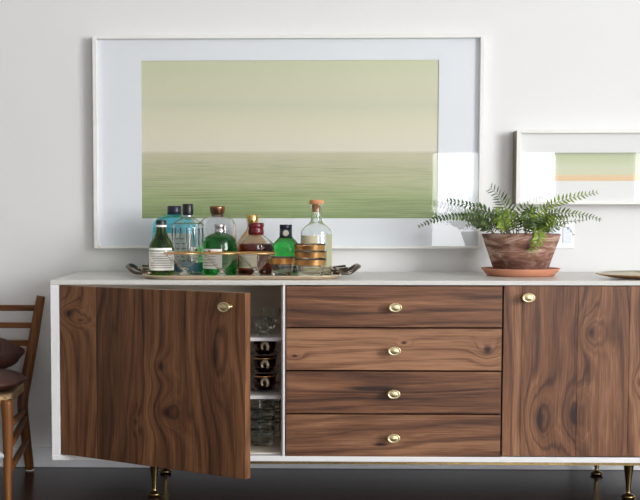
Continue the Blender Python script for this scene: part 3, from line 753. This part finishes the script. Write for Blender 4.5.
def catmull(P, k=6):
    out = []
    for i in range(len(P)-1):
        a, b, c, e = P[max(i-1, 0)], P[i], P[i+1], P[min(i+2, len(P)-1)]
        for j in range(k):
            u = j/k; out.append(.5*((2*b)+(-a+c)*u+(2*a-5*b+4*c-e)*u*u+(-a+3*b-3*c+e)*u**3))
    out.append(P[-1]); return out
org = Vector((PX, Yp, zp0)); rnd = random.Random(3)
def frond(pts, leaf_len, mi, dens=1.0, start=.22, droop=.2, mirror=1.0, wid=.30, vertical=.6):
    """pts: (px, py, Y) along the stem, true depth each"""
    P = [at(a, b, c)-org for a, b, c in pts]; C = catmull(P, 7); mb = MB()
    n = len(C); mb.tube(C, [.0011*(1-.6*i/n) for i in range(n)], 5, 1)
    L = sum((C[i+1]-C[i]).length for i in range(n-1)); step = .0078/dens; acc = 0; nxt = L*start; k = 0
    for i in range(n-1):
        seg = (C[i+1]-C[i]).length; tdir = (C[i+1]-C[i]).normalized()
        while nxt < acc+seg:
            p = C[i]+tdir*(nxt-acc); q = nxt/L
            side = tdir.cross(Vector((0, -vertical-.4, 1-vertical)).normalized()).normalized()
            ll = leaf_len*(1-.58*max(0, (q-.5)/.5))*(.6+.4*min(1, (q-start)/.15))*rnd.uniform(.8, 1.15)
            for sd in (-1, 1):
                if rnd.random() > mirror and sd > 0: continue
                d = (side*sd+tdir*.55+Vector((rnd.uniform(-.12, .12), rnd.uniform(-.3, .3), -droop+rnd.uniform(-.12, .12)))).normalized()
                e = d.cross(Vector((rnd.uniform(-.3, .3), -1, rnd.uniform(-.2, .6)))).normalized(); nn = d.cross(e)
                w = ll*wid*.5; a = p
                top = [a+nn*.0003, a+d*ll*.3+e*w+nn*.0002, a+d*ll*.68+e*w*.8, a+d*ll+nn*-.001, a+d*ll*.68-e*w*.8, a+d*ll*.3-e*w+nn*.0002]
                bot = [v-nn*.0007 for v in top]
                m0 = 0 if rnd.random() < .75 else 2
                mb.add(top+bot, [(0, 1, 2, 3), (0, 3, 4, 5), (9, 8, 7, 6), (11, 10, 9, 6)]+[(j, (j+1) % 6, (j+1) % 6+6, j+6) for j in range(6)], m0)
            nxt += step; k += 1
        acc += seg
    mb.build('frond', [leafs[mi], stemm, leafs[min(2, mi+1)]], t)
B = Yp
main = [
 ([(506, 236, B), (497, 226, B-.02), (480, 218.5, B-.04), (455, 216.5, B-.05), (434, 220, B-.06), (418, 227, B-.07)], .016, 0, .9, .2, .15, 1.0, .5),
 ([(508, 236, B), (500, 222, B), (488, 212, B-.01), (470, 206, B-.02), (458, 202.5, B-.02), (446, 200.5, B-.03)], .020, 0, .75, .3, .15, 1.0, .42),
 ([(514, 236, B), (511, 221, B-.01), (505, 207, B-.01), (498, 195, B-.02), (489, 187.5, B-.02)], .034, 0, .85, .28, .0, 1.0, .15),
 ([(524, 236, B), (534, 222, B-.01), (545, 209, B-.02), (560, 201.5, B-.02), (580, 196, B-.03), (597, 192.5, B-.03)], .021, 2, .8, .3, -.25),
 ([(524, 236, B), (538, 221, B-.02), (555, 214, B-.03), (572, 213.5, B-.04), (588, 216, B-.05), (602, 220, B-.05)], .018, 1, .9, .25, .25),
 ([(530, 236, B), (540, 226, B-.01), (558, 222, B-.02), (572, 221.5, B-.02), (587, 219.5, B-.03)], .012, 1, .8, .3, .0),
 ([(526, 236, B), (540, 225, B+.02), (556, 225, B+.03), (568, 228, B+.03), (574, 236, B+.03)], .010, 1, .7, .4, .3),
 ([(530, 236, B-.07), (536, 232, B-.09), (539, 237, B-.105), (536, 245, B-.107), (531, 252, B-.103)], .024, 2, 1.2, .15, .0),
 ([(515, 236, B), (523, 222, B-.02), (533, 214, B-.03), (545, 208, B-.03), (550, 205, B-.03)], .022, 1, .9, .3, .0),
 ([(505, 236, B-.02), (495, 228, B-.05), (484, 225, B-.07), (474, 224, B-.08), (466, 226, B-.09)], .016, 0, 1., .3, .1),
 ([(516, 236, B), (518, 220, B), (522, 210, B), (530, 204, B)], .026, 1, .9, .3, .0),
 ([(512, 236, B), (505, 223, B), (493, 214, B), (478, 212, B)], .022, 0, .9, .35, .1),
]
for a in main: frond(*a)
for i in range(30):
    a = rnd.uniform(-1, 1); x0_ = 520+a*26; dy = rnd.uniform(-.07, .06)
    tip = (520+a*54+rnd.uniform(-8, 8), rnd.uniform(207, 221)+5*a*a)
    mid = ((x0_+tip[0])/2, tip[1]-rnd.uniform(0, 5)+3)
    frond([(x0_, 236.5, B+dy*.6), (mid[0]-a*4, mid[1]+6, B+dy), (mid[0]+a*6, mid[1]+1, B+dy*1.2), (tip[0], tip[1], B+dy*1.5)], rnd.uniform(.016, .026), rnd.choice((0, 0, 1, 1, 2)), 1.0, .25, rnd.uniform(-.1, .3))

# ------------------------------------------------------------------ metal leaf dish at right
Yd = .095
dx0 = at(595.5, 274, Yd).x; dx1 = at(690, 274, Yd).x
t = thing('leaf_dish', 'shallow pointed silver dish with brass underside at the right end of the sideboard', 'dish', ((dx0+dx1)/2, Yd, TOP))
hwd = (dx1-dx0)/2
def dish(zoff, th, flip):
    mb = MB(); N = 48; Rr = 8; vs = []; fs = []
    def P(i, j, o):
        a = 2*PI*i/N; q = j/Rr; ca, sa = math.cos(a), math.sin(a)
        px_ = hwd*q*math.copysign(abs(ca)**.9, ca); py_ = .07*q*math.copysign(abs(sa)**1.5, sa)
        return (px_, py_, .0005+.0005+ (.011+.003*sa)*max(0, (q-.5)/.5)**1.4 + o +0)
    for o_ in (th, 0):
        for j in range(Rr+1):
            for i in range(N): vs.append(P(i, j, o_))
    K = (Rr+1)*N
    for j in range(Rr):
        for i in range(N):
            i2 = (i+1) % N
            fs.append((j*N+i, j*N+i2, (j+1)*N+i2, (j+1)*N+i)); fs.append((K+j*N+i, K+(j+1)*N+i, K+(j+1)*N+i2, K+j*N+i2))
    for i in range(N): fs.append((Rr*N+i, Rr*N+(i+1) % N, K+Rr*N+(i+1) % N, K+Rr*N+i))
    mb.add(vs, fs, 0, 0, True); return mb
dish(0, .0008, 0).build('dish_lining', mottled('bright_pewter', srgb(214, 206, 186), .3, .8, .15, 30), t, (0, 0, .0013))
dish(0, .0012, 0).build('dish_shell', mottled('warm_brass', srgb(206, 158, 96), .25, 1.0, .1, 30), t)

# ------------------------------------------------------------------ chair at left
chair_wood = wood('chair_wood', 'z', stops=[(.12, srgb(60, 30, 12)), (.4, srgb(112, 66, 30)), (.6, srgb(142, 88, 42)), (.85, srgb(176, 118, 64))], freq=60, amp=4, tone=.72)
slat_wood = wood('slat_wood', 'x', stops=[(.12, srgb(60, 30, 12)), (.4, srgb(112, 66, 30)), (.6, srgb(142, 88, 42)), (.85, srgb(176, 118, 64))], freq=60, amp=4, tone=.72)
Yr = .415
pt = at(41, 296, Yr-.0); pm = at(26.5, 376, Yr-.02); pk = at(22.5, 404, Yr-.02); pb = at(29.8, 465, Yr-.005)
co = Vector((at(-30, 400, .25).x, .22, 0))
t = thing('ladderback_chair', 'wooden ladder-back chair with woven rush seat at the left edge', 'chair', co)
V = lambda px, py, Y: at(px, py, Y)-co
pb = Vector((pb.x, pb.y, 0.004))-co
pts = catmull([V(41, 296, Yr), V(34, 336, Yr-.01), V(27, 376, Yr-.02), V(22.6, 403, Yr-.03), V(25, 430, Yr-.025), pb], 6)
mb = MB(); mb.tube(pts, [.0118+.0035*math.sin(PI*i/(len(pts)-1))**.7 for i in range(len(pts))], 16); mb.build('back_post', chair_wood, t)
mb = MB(); mb.lathe([(0, 0), (.011, 0), (.012, .002), (.010, .004), (0, .004)], c=(pb.x, pb.y, -.004+.0042), n=20); mb.build('foot_glide', paper, t, (0, 0, -.0))
SW_ = -.42
def bar(name, a, b, hh, th, m):
    mb = MB(); d = b-a; n = 10; vs = []; fs = []
    for k in range(n+1):
        p = a+d*k/n+Vector((0, .012*math.sin(PI*k/n), 0))
        for (oy, oz) in ((-th, -hh), (th, -hh), (th, hh), (-th, hh)): vs.append(p+Vector((0, oy/2, oz/2)))
    for k in range(n):
        for q in range(4): fs.append((k*4+q, k*4+(q+1) % 4, k*4+4+(q+1) % 4, k*4+4+q))
    fs += [(3, 2, 1, 0), (n*4, n*4+1, n*4+2, n*4+3)]; mb.add(vs, fs); return mb.build(name, m, t, bevel=.003)
for (px, py, hpx) in ((37, 308.0, 6), (33.5, 325.3, 5.6), (29, 343, 6)):
    a = V(px, py, Yr-.006); bar('back_slat', a+Vector((SW_, -.03, 0)), a, hpx*sc(Yr), .011, slat_wood)
# other back post (outside the frame, carries the slats)
pts2 = [p+Vector((SW_, -.03, 0)) for p in pts]; 
mb = MB(); mb.tube(pts2, .014, 14); mb.build('back_post', chair_wood, t)
# front leg
Yl = .03
fx = at(7.5, 440, Yl)
ftop = V(7.0, 399.5, Yl); 
mb = MB(); fl_ = [ftop, V(7.6, 420, Yl), V(7.8, 450, Yl), V(7.8, 480, Yl)]; zf_ = Vector((fl_[-1].x, fl_[-1].y, 0))
mb.tube(catmull([ftop, fl_[1], fl_[2], fl_[3], zf_], 4), [.0145]+[.0158-.0005*i for i in range(15)]+[.0085], 16); mb.build('front_leg', chair_wood, t)
mb = MB(); q_ = [p+Vector((SW_-.05, -.02, 0)) for p in (ftop, fl_[1], fl_[2], fl_[3], zf_)]; mb.tube(q_, .0145, 14); mb.build('front_leg', chair_wood, t)
# rungs
for (a, b) in ((V(10, 447, Yl), V(25, 417, Yr-.03)), (V(10, 425, Yl), V(24, 411, Yr-.03)), (V(10, 470, Yl), V(27, 440, Yr-.03))):
    if a.y < 9:
        mb = MB(); mb.tube([a+(b-a)*k/6 for k in range(7)], [.0065, .008, .009, .0095, .009, .008, .0065], 10); mb.build('side_rung', chair_wood, t)
a = V(4, 455.5, Yl); mb = MB(); mb.tube([a+Vector((SW_*k/6+.012, 0, 0)) for k in range(7)], [.0095]*7, 12); o = mb.build('front_rung', mottled('worn_pale_paint', srgb(176, 182, 188), .4, amt=.1), t); o['label'] = 'pale worn front rung'
# rush seat
rush = NT('woven_rush'); x, y, z = rush.sep(rush.co())
wv = rush.math('SINE', rush.math('ADD', rush.math('MULTIPLY', y, 700), rush.math('MULTIPLY', x, 150)))
nz_ = rush.noise(rush.co(), 60, 3)
rush.base(rush.ramp(rush.math('ADD', rush.math('MULTIPLY', wv, .2), nz_), [(.2, srgb(120, 92, 60)), (.55, srgb(178, 146, 104)), (.85, srgb(206, 176, 132))])); rush.set(Roughness=.8); rush.bump(wv, .5, .001)
A = V(8, 397.5, Yl-.005); Bk = V(24.5, 383.5, Yr-.03); A2 = A+Vector((SW_-.05, -.02, 0)); B2 = Bk+Vector((SW_, -.03, 0))
mb = MB(); N = 10; vs = []; fs = []
def quad(u, v): return (A2*(1-u)+A*u)*(1-v)+(B2*(1-u)+Bk*u)*v
for zz in (0, 1):
    for j in range(N+1):
        for i in range(N+1):
            u, v = i/N, j/N; e = min(u, v, 1-u, 1-v); p = quad(u, v)
            vs.append(p+Vector((0, 0, (.002-.006*min(1, e*4)) if zz else (-.022+.010*min(1, e*4)))))
K = (N+1)**2
for j in range(N):
    for i in range(N):
        a = j*(N+1)+i; fs.append((a, a+1, a+N+2, a+N+1)); fs.append((K+a, K+a+N+1, K+a+N+2, K+a+1))
for i in range(N):
    fs.append((i, i+1, K+i+1, K+i)); a = N*(N+1)+i; fs.append((a, K+a, K+a+1, a+1))
    a = i*(N+1); fs.append((a, K+a, K+a+N+1, a+N+1)); a = i*(N+1)+N; fs.append((a, a+N+1, K+a+N+1, K+a))
mb.add(vs, fs, 0, 0, True); so_ = mb.build('rush_seat', rush.m, t, bevel=.004)
# cushion on the seat
brown = mottled('brown_leather', srgb(70, 34, 24), .6, amt=.18, scale=25, bump=.3)
def cushion(name, label, cat, centre, hx, hy, hz, rot, mats, seedv, wr=.004):
    mb = MB(); r2 = random.Random(seedv); N, Mv = 40, 20; vs = []; fs = []
    for j in range(Mv+1):
        ph = -PI/2+PI*j/Mv
        for i in range(N):
            a = 2*PI*i/N; c_, s__ = math.cos(a), math.sin(a); q = (abs(c_)**4+abs(s__)**4)**(-.25)
            cp = abs(math.cos(ph))**.5; zz = math.sin(ph)*(abs(math.sin(ph))**.1)
            w = wr*(math.sin(5*a+ph*3+seedv)+.6*math.sin(9*a-4*ph))*math.cos(ph)
            vs.append((hx*q*c_*cp+w, hy*q*s__*cp+w, hz*zz*(1-.25*(cp**6))+w*.5*(1-abs(zz))))
    for j in range(Mv):
        for i in range(N): fs.append((j*N+i, j*N+(i+1) % N, (j+1)*N+(i+1) % N, (j+1)*N+i))
    fs.append(tuple(range(N))[::-1]); fs.append(tuple(range(Mv*N, Mv*N+N)))
    mb.add(vs, fs, 0, 0, True); o = mb.build(name, mats, None, centre, rot=rot); tag(o, label, cat); return o
seatc = quad(.5, .5)+co
sang = math.atan2((A-A2).y, (A-A2).x)
cR = at(31, 377, .25).x; cz_ = at(20, 379.5, .2).z
cushion('seat_cushion', 'flat dark brown leather cushion lying on the rush seat', 'cushion', (cR-.235, .172, cz_+.001), .235, .108, .028, (0, 0, sang), brown, 2)
cushion('throw_pillow', 'dark brown leather pillow leaning against the slats of the chair back', 'pillow', (at(21, 355, .33).x-.20, .335, at(10, 353.5, .33).z), .20, .045, .052, (-.15, .02, sang), brown, 5, .006)

# ------------------------------------------------------------------ render look
vs_ = S.view_settings; vs_.view_transform = 'Standard'; vs_.look = 'None'; vs_.gamma = 1; vs_.use_curve_mapping = False; vs_.exposure = -0.16
S.cycles.use_denoising = True
S.cycles.max_bounces = 16; S.cycles.transmission_bounces = 14; S.cycles.transparent_max_bounces = 16; S.cycles.diffuse_bounces = 5; S.cycles.glossy_bounces = 6
S.cycles.sample_clamp_indirect = 6.0
